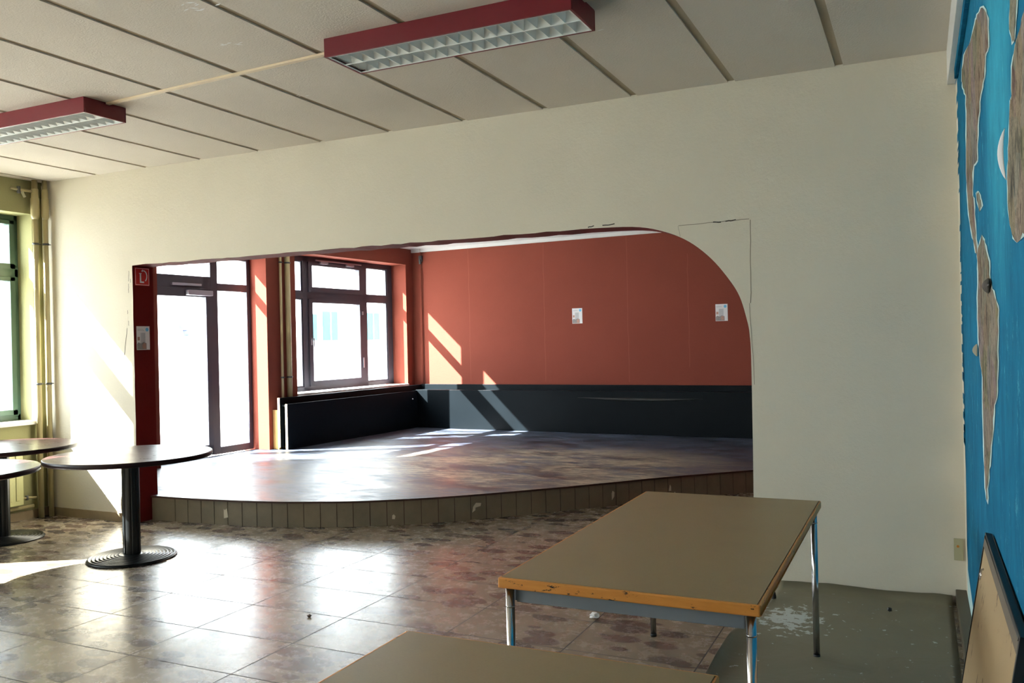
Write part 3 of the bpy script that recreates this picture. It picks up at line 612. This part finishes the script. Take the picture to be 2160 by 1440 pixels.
def door():
    r = struct(empty('door_1', T(-.8, -.3, SZ))); t = LT(r)
    f = MB(); Z0 = SZ+.003
    def bx(v0, v1, z0, z1, w0=-.34, w1=-.27): f.box(v0, v1, w0, w1, z0, z1, 'steel_frame', t)
    bx(D0+.001, D0+.07, Z0, DZ1-.001); bx(-.06, -.001, Z0, DZ1-.001); bx(D0, -.001, 2.56, DZ1-.001); bx(-.64, -.53, Z0, 2.56)
    bx(D0, -.64, 2.19, 2.335); bx(-.53, -.06, 2.175, 2.265); bx(-.53, -.06, Z0, .30)
    f.build('door_frame', r, (0, 0, 0), bevel=.004)
    m = MB(); v0, v1, z0, z1 = D0+.07, -.64, Z0+.01, 2.19; e = .075
    for a in ((v0, v0+e, z0, z1), (v1-e, v1, z0, z1), (v0, v1, z0, z0+.12), (v0, v1, z1-.1, z1)): m.box(a[0], a[1], -.345, -.262, a[2], a[3], 'steel_frame', t)
    leaf = m.build('door_leaf', r, (0, 0, 0), bevel=.004)
    g = MB(); g.box(v0+e, v1-e, -.31, -.304, z0+.12, z1-.1, 'glass', t); g.build('pane', leaf, (0, 0, 0))
    h_ = MB(); h_.box(-1.52+.03, -1.52+.06, -.262, -.2, 1.15, 1.28, 'silver', t); h_.build('door_handle', leaf, (0, 0, 0))
    c = MB(); c.box(-1.02, -.66, -.262, -.20, 2.105, 2.165, 'silver', t); cl = c.build('door_closer', leaf, (0, 0, 0), bevel=.006)
    c = MB(); c.box(-1.22, -.80, -.27, -.235, 2.215, 2.243, 'silver', t); c.build('closer_rail', cl, (0, 0, 0), bevel=.003)
    for (a0, a1, z0, z1) in ((D0+.07, -.64, 2.335, 2.56), (-.53, -.06, 2.265, 2.56), (-.53, -.06, .30, 2.175)):
        g = MB(); g.box(a0, a1, -.315, -.309, z0, z1, 'glass', t); g.build('pane', r, (0, 0, 0))
door()

# ================================================================== BENCH AROUND THE STAGE
root = tag(empty('corner_bench', T(.06, .12, SZ)), 'long blue-black boxed bench running around the corner under the terracotta wall', 'bench')
t = LT(root)
BW = .235; BV = .29; zt = .775; zb = .852
m = MB()
m.box(.075, VC-BV, BW-.022, BW, SZ+.003, zt, 'bench', t)                   # front board, window run
m.box(VC-BV, VC-BV+.022, BW-.022, 8.4, SZ+.003, zt+.012, 'bench', t)        # front board, wall run
m.build('front_panel', root, (0, 0, 0), bevel=.002)
m = MB(); m.box(.07, VC-BV+.02, BW-.09, BW-.022, zt-.03, zt-.008, 'bench', t); m.box(VC-BV+.022, VC-.045, BW-.09, 8.4, zt-.02, zt+.008, 'bench', t)
m.build('bench_top', root, (0, 0, 0))
m = MB(); m.box(.045, VC-.03, BW-.125, BW-.095, SZ+.03, zb, 'bench', t); m.box(VC-.04, VC-.008, BW-.09, 8.4, SZ+.03, zb+.008, 'bench', t)
m.build('back_board', root, (0, 0, 0), bevel=.002)
m = MB(); m.box(.066, .0748, BW-.03, BW+.002, SZ+.003, zt+.001, 'bench_edge', t); m.box(.0375, .0448, BW-.127, BW-.093, SZ+.03, zb+.001, 'bench_edge', t)
m.build('worn_end_edge', root, (0, 0, 0))
m = MB(); m.box(.06, .09, .005, .10, SZ+.003, .70, 'ply', t); o = m.build('end_block', root, (0, 0, 0)); o['label'] = 'raw plywood end block of the bench'
m = MB()
n_ = 24; vs = []
for i in range(n_+1):
    u_ = i/n_; ww = 2.9+u_*1.75; bul = math.sin(math.pi*u_)
    vs += [t(VC-BV-.002-.002*bul, ww, .70-.0*u_), t(VC-BV-.018*bul-.003, ww, .692-.02*bul), t(VC-BV-.002, ww, .698-.045*bul)]
fs = [(i*3+k, i*3+k+1, i*3+k+4, i*3+k+3) for i in range(n_) for k in (0, 1)]
m.add(vs, fs, 'black_iron', True); m.build('loose_strip', root, (0, 0, 0))
m = MB(); m.lathe([(0.001, 0), (.012, .0), (.012, .012), (.0, .016)], 'silver', 16, (0, 0, 0)); 
vv = t(2.75, BW+.001, .655); q = m.build('round_knob', root, tuple(vv)); q.rotation_euler = (0, math.pi/2, 0)

# pipes in the back room, conduit in the corner
def riser_pipe(name, base, z0, z1, r, mat, label, clamps=(), sleeve=None, group=None, cmat='clamp'):
    ro = tag(empty(name, (base[0], base[1], z0)), label, 'pipe', group)
    p = MB(); p.tube([(0, 0, 0), (0, 0, z1-z0)], r, mat, 18); p.build('pipe_run', ro, (0, 0, 0))
    if sleeve:
        q = MB(); rs_ = r*1.5
        q.lathe([(r, sleeve[0]-z0), (rs_, sleeve[0]-z0+.03), (rs_, sleeve[1]-z0), (r*1.25, sleeve[1]-z0+.005), (r*1.25, sleeve[1]-z0+.08), (r, sleeve[1]-z0+.09)], mat, 20); q.build('pipe_sleeve', ro, (0, 0, 0))
    for c_ in clamps:
        q = MB(); q.lathe([(r+.001, c_-z0-.009), (r+.005, c_-z0-.009), (r+.005, c_-z0+.009), (r+.001, c_-z0+.009)], cmat, 18)
        q.tube([(0, r+.003, c_-z0), (0, r+.03, c_-z0)], .004, cmat, 8); q.build('pipe_clamp', ro, (0, 0, 0))
    return ro
p1 = T(.205, .045, 0); p2 = T(.325, .05, 0)
riser_pipe('heating_pipe', p1, SZ, HB, .017, 'pipe_red', 'narrower cream heating pipe on the terracotta pier beside the stage window', (2.55, 1.10))
riser_pipe('heating_pipe', p2, SZ, HB, .034, 'pipe_red', 'thicker cream heating pipe nearest the stage window', (2.55, 1.10))
pc = T(VC-.022, .17, 0)
cr0 = tag(empty('cable_conduit', (pc.x, pc.y, .86)), 'thin red-painted cable conduit rising in the terracotta corner to the ceiling', 'conduit')
m = MB(); m.tube([(0, 0, 0), (0, 0, HB-.86-.001)], .009, 'red_wall', 10); m.build('conduit_run', cr0, (0, 0, 0))
m = MB(); m.box(-.03, .03, -.012, .014, 1.90, 1.99, 'clamp'); m.box(-.012, .012, -.03, .014, 1.86, 1.93, 'clamp'); m.build('ceiling_bracket', cr0, (0, 0, 0), bevel=.003)

# posters and sign --------------------------------------------------------
def poster(name, O, ux, n_, w_, h_, label, group=None):
    """O = lower left corner, ux = unit across, n_ = outward normal"""
    ro = tag(empty(name, O), label, 'poster', group)
    m = MB(); ux = Vector(ux); n_ = Vector(n_); z = Vector((0, 0, 1))
    def q(a0, a1, b0, b1, mat, d): m.add([ux*(a*w_)+z*(c_*h_)+n_*d for a, c_ in ((a0, b0), (a1, b0), (a1, b1), (a0, b1))], [(0, 1, 2, 3)], mat)
    def bx():
        vs = [ux*(a*w_)+z*(c_*h_)+n_*d for d in (.0005, .0015) for a, c_ in ((0, 0), (1, 0), (1, 1), (0, 1))]
        m.add(vs, [(0, 3, 2, 1), (4, 5, 6, 7), (0, 1, 5, 4), (1, 2, 6, 5), (2, 3, 7, 6), (3, 0, 4, 7)], 'paper')
    bx()
    for (a0, a1, zz) in ((.08, .5, .86), (.08, .58, .815), (.35, .62, .70), (.33, .65, .66), (.3, .62, .60), (.28, .66, .55), (.35, .62, .50)): q(a0, a1, zz, zz+.022, 'print_line', .0019)
    q(.28, .66, .28, .72, 'print_line', .0017)
    q(.06, .24, .40, .55, 'print_skin', .0019)
    m.add([ux*((.02+a)*w_)+z*(c_*h_)+n_*.0019 for a, c_ in ((0, .02), (.72, .02), (.72, .28), (.5, .33), (.3, .27), (.1, .32), (0, .24))], [tuple(range(7))], 'print_grey')
    m.add([ux*((.45+a)*w_)+z*(c_*h_)+n_*.0021 for a, c_ in ((0, .06), (.26, .04), (.25, .27), (.08, .30), (-.03, .2))], [tuple(range(5))], 'print_skin')
    m.add([ux*(.80*w_+.12*w_*math.cos(k*math.pi/12))+z*(.86*h_+.12*w_*math.sin(k*math.pi/12))+n_*.002 for k in range(24)], [tuple(range(24))], 'print_blue')
    m.build('poster_sheet', ro, (0, 0, 0))
    return ro
def wl(v_, w_, z_): return T(v_, w_, z_)
def wall_w(px_x): return (px_x-T(VC, 0, 0).x)/Wv.x
poster('poster', T(VC-.001, wall_w(-4.39), 1.722), Wv, -Vv, .155, .215, 'small white leaflet with blue dot in the middle of the terracotta wall')
poster('poster', T(VC-.001, wall_w(-2.35), 1.695), Wv, -Vv, .158, .22, 'small white leaflet at the right end of the terracotta wall near the arch')
poster('poster', (-6.0645, 5.268, 1.487), (0, 1, 0), (1, 0, 0), .14, .205, 'white leaflet on the dark red jamb below the fire hose sign')
ro = tag(empty('fire_hose_sign', (-6.0635, 5.262, 2.045)), 'square red fire hose sign at the top of the dark red jamb', 'sign')
m = MB(); m.box(0, .002, 0, .155, 0, .155, 'sign_red'); m.build('sign_plate', ro, (0, 0, 0))
m = MB()
def sq(pts_, d=.0027): m.add([(d, a*.155, c_*.155) for a, c_ in pts_], [tuple(range(len(pts_)))], 'paper')
for e in ([(.03, .03), (.97, .03), (.97, .055), (.03, .055)], [(.03, .945), (.97, .945), (.97, .97), (.03, .97)], [(.03, .03), (.055, .03), (.055, .97), (.03, .97)], [(.945, .03), (.97, .03), (.97, .97), (.945, .97)]): sq(e)
sq([(.33, .15), (.62, .15), (.62, .24), (.33, .24)]); sq([(.33, .24), (.43, .24), (.43, .66), (.33, .66)]); sq([(.28, .66), (.46, .66), (.46, .70), (.28, .70)])
arc = [(.60+.22*math.cos(a), .54+.30*math.sin(a)) for a in [math.radians(-62+k*13) for k in range(13)]]
for (a0, c0), (a1, c1) in zip(arc, arc[1:]):
    d = Vector((a1-a0, c1-c0)).normalized()*.035; sq([(a0-d.y, c0+d.x), (a0+d.y, c0-d.x), (a1+d.y, c1-d.x), (a1-d.y, c1+d.x)])
sq([(.44, .82), (.54, .92), (.58, .84), (.50, .76)])
m.build('hose_pictogram', ro, (0, 0, 0))

# ================================================================== FRONT-ROOM LEFT CORNER: pipes, radiator
riser_pipe('heating_pipe', (-7.13, 5.118, 0), 0, H-.001, .024, 'pipe', 'left ochre heating pipe of the pair in the corner by the window', (2.46, 1.20), (2.68, 2.87))
riser_pipe('heating_pipe', (-7.095, 5.192, 0), 0, H-.001, .022, 'pipe', 'right ochre heating pipe of the pair, closest to the white wall', (2.46, 1.20), (2.68, 2.87))
m = MB(); m.tube([(-7.17, YW-.016, .08), (-7.17, YW-.016, 3.0)], .010, 'white_wall', 10); tag(m.build('cable_conduit'), 'thin whitish conduit in the corner behind the ochre pipes', 'conduit')
m = MB(); m.tube([(-7.155, 1.0, .115), (-7.155, 5.06, .115)], .016, 'pipe', 14); tag(m.build('floor_level_pipe'), 'horizontal ochre pipe running low along the green wall under the radiator', 'pipe')
ro = tag(empty('pipe_valve', (-7.15, 4.98, 2.93)), 'small old pipe valve under the ceiling left of the ochre pipes', 'valve')
m = MB(); m.tube([(0.02, .11, 0), (0, 0, 0), (-.02, -.06, .01)], .012, 'pipe', 12); m.tube([(0, 0, -.03), (0, 0, .03)], .016, 'clamp', 12); m.build('valve_body', ro, (0, 0, 0))
m = MB(); m.tube([(0, .03, -.01), (0.01, .05, -.06)], .012, 'beige_plastic', 12); m.build('valve_cap', ro, (0, 0, 0))
ro = tag(empty('radiator', (-7.13, 4.0, .15)), 'cream panel radiator below the left window behind the round tables', 'radiator')
m = MB(); m.box(-.03, .03, -1.2, .93, 0, .54, 'radiator'); 
for k in range(30): m.box(.03, .036, -1.17+k*.07, -1.14+k*.07, .04, .50, 'radiator')
m.build('radiator_panel', ro, (0, 0, 0), bevel=.004)
m = MB(); m.tube([(0, .93, .50), (0, 1.0, .50)], .012, 'pipe', 12); m.build('inlet_pipe', ro, (0, 0, 0))
m = MB(); m.lathe([(.0, 0), (.022, 0), (.026, .02), (.026, .06), (.018, .075), (0, .076)], 'white_paint', 20); k_ = m.build('thermostat_knob', ro, (.0, 1.0, .50)); k_.rotation_euler = (0, math.radians(90), 0)
m = MB(); m.tube([(0, .93, .05), (.0, .99, .05), (.0, 1.07, .04)], .010, 'pipe', 12); m.tube([(0, .98, .03), (0, .98, .07)], .014, 'clamp', 10); m.build('return_valve', ro, (0, 0, 0))

# ================================================================== LAMPS
def lamp(loc, L_, label):
    ro = tag(empty('ceiling_lamp', loc), label, 'lamp', 'crimson ceiling lamps')
    Wd, Hh_ = .31, .095
    m = MB(); m.box(-L_/2, L_/2, -Wd/2, -Wd/2+.012, -Hh_, 0, 'lamp_red'); m.box(-L_/2, L_/2, Wd/2-.012, Wd/2, -Hh_, 0, 'lamp_red')
    m.box(-L_/2, -L_/2+.012, -Wd/2+.012, Wd/2-.012, -Hh_, 0, 'lamp_red'); m.box(L_/2-.012, L_/2, -Wd/2+.012, Wd/2-.012, -Hh_, 0, 'lamp_red')
    m.box(-L_/2+.012, L_/2-.012, -Wd/2+.012, Wd/2-.012, -.01, -.001, 'lamp_red')
    m.build('lamp_housing', ro, (0, 0, 0), bevel=.0015)
    m = MB(); x0 = -L_/2+.02; x1 = L_/2-.02; nC = 18; xs = x0+.04; pitch_ = (x1-xs)/nC; zB = -Hh_+.003
    for y0, y1 in ((-Wd/2+.016, -.003), (.003, Wd/2-.016)):
        for i in range(nC):
            a, c_ = xs+pitch_*i+.0012, xs+pitch_*(i+1)-.0012; ca = (a+c_)/2; cy = (y0+y1)/2; zt_ = zB+.045
            B_ = [(a, y0, zB), (c_, y0, zB), (c_, y1, zB), (a, y1, zB)]; T_ = [(ca-.003, cy-.006, zt_), (ca+.003, cy-.006, zt_), (ca+.003, cy+.006, zt_), (ca-.003, cy+.006, zt_)]
            m.add(B_+T_, [(0, 1, 5, 4), (1, 2, 6, 5), (2, 3, 7, 6), (3, 0, 4, 7), (4, 5, 6, 7)], 'louvre')
            m.box(c_, c_+.0024, y0, y1, zB-.0005, zB+.004, 'louvre')
    for y in (-Wd/2+.012, -.003, Wd/2-.018): m.box(-L_/2+.013, L_/2-.013, y, y+.006, zB-.002, zB+.004, 'louvre')
    m.box(-L_/2+.012, -L_/2+.02, -Wd/2+.012, Wd/2-.012, zB-.001, zB+.004, 'louvre'); m.box(x1+.001, L_/2-.012, -Wd/2+.012, Wd/2-.012, zB-.001, zB+.004, 'louvre')
    m.box(x0-.006, xs, -Wd/2+.013, Wd/2-.013, zB+.012, zB+.014, 'louvre_top')
    m.build('louvre', ro, (0, 0, 0))
    m = MB()
    for y in (-.075, .075): m.tube([(-L_/2+.03, y, -.03), (L_/2-.03, y, -.03)], .007, 'louvre_top', 12)
    m.build('lamp_tube', ro, (0, 0, 0))
    return ro
l1 = lamp((-1.975, 3.617, H), 1.335, 'crimson louvred ceiling lamp, the whole fixture near the top middle')
copy_tree(l1, (-5.185, 3.715, H), 'crimson louvred ceiling lamp cut off by the left edge of the picture')
def duct(xa, xb, ya, yb, label):
    m = MB(); vs = []
    for x_, y_ in ((xa, ya), (xb, yb)):
        vs += [(x_, y_-.013, H), (x_, y_+.013, H), (x_, y_+.013, H-.012), (x_, y_-.013, H-.012)]
    m.add(vs, [(0, 1, 2, 3), (4, 7, 6, 5), (0, 4, 5, 1), (1, 5, 6, 2), (2, 6, 7, 3), (3, 7, 4, 0)], 'duct'); tag(m.build('cable_duct'), label, 'cable duct')
duct(-4.515, -2.646, 3.73, 3.63, 'cream surface cable duct on the ceiling between the two crimson lamps')
duct(-1.304, .2, 3.61, 3.56, 'short cream cable duct right of the crimson lamp running towards the blue wall')

# ================================================================== TABLES
def rect_table(loc, L_, label):
    """local x across (0.835), y along"""
    ro = tag(empty('rectangular_table', loc), label, 'table', 'rectangular tables with wooden edging')
    W_ = .835; Z = .72; e = .009
    m = MB(); m.box(-W_/2+e, W_/2-e, -L_/2+e, L_/2-e, Z-.03, Z, 'laminate'); m.build('tabletop', ro, (0, 0, 0))
    m = MB()
    m.box(-W_/2, W_/2, -L_/2, -L_/2+e, Z-.035, Z-.001, 'wood_edge'); m.box(-W_/2, W_/2, L_/2-e, L_/2, Z-.035, Z-.001, 'wood_edge')
    m.box(-W_/2, -W_/2+e, -L_/2+e, L_/2-e, Z-.035, Z-.001, 'wood_edge'); m.box(W_/2-e, W_/2, -L_/2+e, L_/2-e, Z-.035, Z-.001, 'wood_edge')
    m.build('edge_band', ro, (0, 0, 0), bevel=.005, seg=3)
    i_ = .030
    for a in ((-W_/2+i_+.02, W_/2-i_-.02, -L_/2+i_+.006, -L_/2+i_+.02), (-W_/2+i_+.02, W_/2-i_-.02, L_/2-i_-.02, L_/2-i_-.006)):
        m = MB(); m.box(*a, Z-.085, Z-.036, 'apron'); m.build('apron', ro, (0, 0, 0), bevel=.002)
    for a in ((-W_/2+i_+.006, -W_/2+i_+.02, -L_/2+i_+.02, L_/2-i_-.02), (W_/2-i_-.02, W_/2-i_-.006, -L_/2+i_+.02, L_/2-i_-.02)):
        m = MB(); m.box(*a, Z-.085, Z-.036, 'apron'); m.build('apron', ro, (0, 0, 0), bevel=.002)
    for sx in (-1, 1):
        for sy in (-1, 1):
            m = MB(); x_, y_ = sx*(W_/2-.030), sy*(L_/2-.030)
            m.tube([(x_, y_, 0.012), (x_, y_, Z-.036)], .0145, 'chrome', 20)
            m.tube([(x_, y_, Z-.10), (x_, y_, Z-.095)], .0158, 'chrome', 20)
            lg = m.build('leg', ro, (0, 0, 0))
            m = MB(); m.tube([(x_, y_, 0), (x_, y_, .014)], .0155, 'black_wood', 16); m.build('foot_cap', lg, (0, 0, 0))
    return ro
rect_table((-.803, 3.295, 0), 1.70, 'whole brown laminate table with worn orange edge and chrome legs, beside the floor paper')
rect_table((-.803, 1.065, 0), 1.66, 'brown laminate table top in the bottom foreground, cut off by the lower picture edge')

def round_table(loc, label, rz=0.0):
    ro = tag(empty('round_table', loc, rz=rz), label, 'table', 'round pedestal tables')
    Z = .745; R0 = .56
    m = MB(); m.lathe([(0, Z-.004), (R0-.008, Z-.004), (R0-.006, Z), (0, Z)][2:][::-1] + [], 'plum_top', 96)
    m = MB(); m.lathe([(0, Z), (R0-.004, Z), (R0-.003, Z-.004), (R0-.003, Z-.030), (0, Z-.030)], 'plum_top', 96, smooth=False); tp = m.build('tabletop', ro, (0, 0, 0))
    m = MB(); m.lathe([(R0-.004, Z-.001), (R0, Z-.004), (R0+.001, Z-.028), (R0-.004, Z-.034), (R0-.03, Z-.034), (R0-.03, Z-.0305)], 'dark_edge', 96); m.build('edge_band', tp, (0, 0, 0))
    m = MB(); seg = 48; ring = []
    for k in range(seg):
        a = 2*math.pi*k/seg; r = .060+(-.006 if k % 6 == 0 else 0)
        ring.append((r*1.05*math.cos(a), r*.95*math.sin(a)))
    vs = [(x_, y_, z_) for z_ in (.03, Z-.043) for x_, y_ in ring]
    m.add(vs, [(k, (k+1) % seg, seg+(k+1) % seg, seg+k) for k in range(seg)], 'black_iron')
    m.add(vs[seg:], [tuple(range(seg))], 'black_iron')
    m.build('column', ro, (0, 0, 0))
    m = MB(); m.box(-.2, .2, -.03, .03, Z-.044, Z-.0305, 'black_iron'); m.box(-.03, .03, -.2, .2, Z-.044, Z-.0305, 'black_iron'); m.build('top_plate', ro, (0, 0, 0))
    prof = [(0, 0), (.298, 0), (.302, .006), (.298, .012)]
    nR = 9
    for k in range(nR):
        r1 = .292-k*.025; z1 = .010+k*.0016
        prof += [(r1, z1), (r1-.002, z1+.009), (r1-.008, z1+.0105), (r1-.021, z1+.0015)]
    prof += [(.06, .035), (.0, .035)]
    m = MB(); m.lathe(prof, 'black_iron', 96); m.build('base', ro, (0, 0, 0))
    return ro
rt1 = round_table((-5.09, 4.335, 0), 'dark round pedestal table standing farthest right, in front of the jamb')
copy_tree(rt1, (-6.60, 4.39, 0), 'dark round pedestal table at the back left, nearest the radiator')
copy_tree(rt1, (-5.60, 3.32, 0), 'dark round pedestal table at the left edge, nearest the camera with its base cut off')

# ================================================================== PAPER, DEBRIS, LEANING BOARD
m = MB(); ny, nx_ = 44, 30; vs = []
rp = random.Random(6)
for j in range(ny+1):
    v_ = j/ny; y_ = 2.6+v_*(YW-.012-2.6)
    xl = -.845+.015*math.sin(v_*9)+(.10*max(0, (y_-4.3)/.9))
    for i in range(nx_+1):
        u_ = i/nx_; x_ = xl+u_*(.178-xl)
        z_ = .0025+.0035*(math.sin(x_*17+y_*9)*math.sin(y_*13-x_*5))**2
        cu = max(0, 1-u_/.10); z_ += .035*cu**2*max(0, math.sin((y_-3.2)*2.2))          # curled left edge
        x_ += .03*cu**2*max(0, math.sin((y_-3.2)*2.2))
        yy = y_; up_ = max(0, (y_-(YW-.10))/.088)
        if up_ > 0: z_ += .036*up_*up_*(1.0+.1*math.sin(x_*11)); yy = y_-.02*up_*0
        vs.append((x_, yy, z_))
fs = [(j*(nx_+1)+i, j*(nx_+1)+i+1, (j+1)*(nx_+1)+i+1, (j+1)*(nx_+1)+i) for j in range(ny) for i in range(nx_)]
m.add(vs, fs, 'floor_paper', True); o = m.build('floor_paper')
so = o.modifiers.new('solid', 'SOLIDIFY'); so.thickness = .0015; so.offset = 1
tag(o, 'olive-grey paint-splashed protective paper spread along the white wall under the table', 'floor covering')

def scrap(name, loc, r, mat, label, cat, seed=0, flat=.4):
    rr_ = random.Random(seed); bm = bmesh.new(); bmesh.ops.create_icosphere(bm, subdivisions=2, radius=r)
    for v in bm.verts: v.co *= rr_.uniform(.7, 1.25); v.co.z *= flat
    zmin = min(v.co.z for v in bm.verts)
    for v in bm.verts: v.co.z -= zmin
    me = bpy.data.meshes.new(name); bm.to_mesh(me); bm.free(); me.materials.append(M[mat]); o = bpy.data.objects.new(name, me); COL.objects.link(o)
    o.location = loc; return tag(o, label, cat)
scrap('paper_scrap', (-1.56, 4.27, .0), .028, 'paper', 'crumpled white scrap on the stone floor just left of the farther rectangular table', 'scrap', 1, .5)
scrap('pebble', (-.13, 4.92, .006), .013, 'black_iron', 'small dark pebble on the floor paper near the white wall', 'pebble', 2, .8)
scrap('plaster_crumb', (-3.02, 3.72, .0), .012, 'nosing', 'small brown crumb on the polished floor in the middle', 'crumb', 3, .6)
ro = tag(empty('broken_handle', (-.735, 4.93, .006)), 'small dark-ended handle lying at the foot of the white wall behind the table', 'handle')
m = MB(); m.tube([(0, 0, .022), (-.13, -.07, .012)], .010, 'beige_plastic', 12, r2=.006); m.build('shaft', ro, (0, 0, 0))
m = MB(); m.tube([(.012, .006, .026), (-.004, -.002, .024)], .024, 'black_wood', 16); m.build('dark_end', ro, (0, 0, 0))

ro = tag(empty('cable_outlet', (.215, YW-.001, .235)), 'beige outlet cover with orange spot low on the white wall by the blue corner', 'outlet')
m = MB(); m.box(-.024, .022, -.008, 0, 0, .12, 'beige_plastic'); m.build('cover_plate', ro, (0, 0, 0), bevel=.002)
m = MB(); m.tube([(-.004, -.010, .078), (-.004, -.008, .078)], .007, 'orange_dot', 12); m.build('sticker', ro, (0, 0, 0))

# leaning framed board, back side out
ro = tag(empty('framed_board', (.095, 2.62, 0)), 'beige board in a black frame leaning against the blue wall at bottom right', 'board')
hb = .835; th = math.atan2(.13, .82); ro.rotation_euler = (0, th, 0)
LY = .53
m = MB(); m.box(0.003, .011, -LY, LY, 0.0, hb-.045, 'board'); m.build('back_sheet', ro, (0, 0, 0))
m = MB(); m.box(.0, .018, -LY, LY, hb-.045, hb-.012, 'grey_wood'); m.box(.0, .02, -LY-.0, LY, hb-.012, hb, 'black_wood'); m.box(-.0, .02, LY, LY+.012, .0, hb, 'black_wood'); m.box(-.0, .02, -LY-.012, -LY, .0, hb, 'black_wood'); m.box(.011, .02, -LY, LY, 0.0, .03, 'black_wood')
m.build('frame', ro, (0, 0, 0), bevel=.0015)
m = MB(); m.tube([(-.004, LY-.10+.018*math.cos(a), hb-.115+.018*math.sin(a)) for a in [k*math.pi/8 for k in range(17)]], .0016, 'chrome', 8, caps=False); m.tube([(-.002, LY-.10, hb-.10), (.003, LY-.10, hb-.095)], .003, 'chrome', 8); m.build('hanging_ring', ro, (0, 0, 0))

# ================================================================== OUTSIDE
b = MB(); b.box(-60, -7.95, -30, 60, -.3, -.02, 'paving'); struct(b.build('ground', recentre=False))
fx = -25.0
ro = tag(empty('neighbour_building', (fx, 32, -.02)), 'pale rendered building across the yard seen overexposed through the stage window', 'building')
m = MB(); m.box(-8, 0, -20, 22, 0, 6.4, 'facade'); m.build('facade', ro, (0, 0, 0))
m = MB(); m.box(-8.2, .25, -20.2, 22.2, 6.4, 6.55, 'dark_trim'); m.build('roof_edge', ro, (0, 0, 0))
for (y0, y1, z0, z1) in ((32.4, 33.5, 1.75, 3.1), (30.7, 31.95, 1.75, 2.95), (35.9, 37.0, 1.75, 3.1)):
    m = MB(); m.box(.002, .04, y0-32, y1-32, z0, z1, 'far_glass'); wn = m.build('window', ro, (0, 0, 0))
    m = MB(); yc = (y0+y1)/2-32; m.box(.04, .06, yc-.03, yc+.03, z0, z1, 'white_paint'); m.build('glazing_bar', wn, (0, 0, 0))
ro = tag(empty('wall_lantern', (fx+.002, 24.0, 1.95)), 'small dark lantern on the far facade seen through the glass door', 'lantern')
m = MB(); m.box(0, .3, -.2, .2, .28, .45, 'dark_trim'); m.build('lantern_hood', ro, (0, 0, 0)); m = MB(); m.lathe([(0, 0), (.08, 0), (.14, .24), (0, .24)], 'dark_trim', 16, (.16, 0, 0)); m.build('lantern_body', ro, (0, 0, 0))

# sampling portals in the openings
portal('portal_1', (-7.38, 4.73, 1.8), (1, 0, 0), .78, 1.8)
portal('portal_2', (-7.38, 2.415, 1.8), (1, 0, 0), 1.3, 1.8)
portal('portal_5', (-7.38, -1.3, 1.8), (1, 0, 0), 3.38, 1.8)
pw = T(1.75, -.24, 1.8); portal('portal_3', tuple(pw), Wv, 2.4, 1.8)
pd = T(-.8, -.19, 1.4); portal('portal_4', tuple(pd), Wv, 1.5, 2.35)
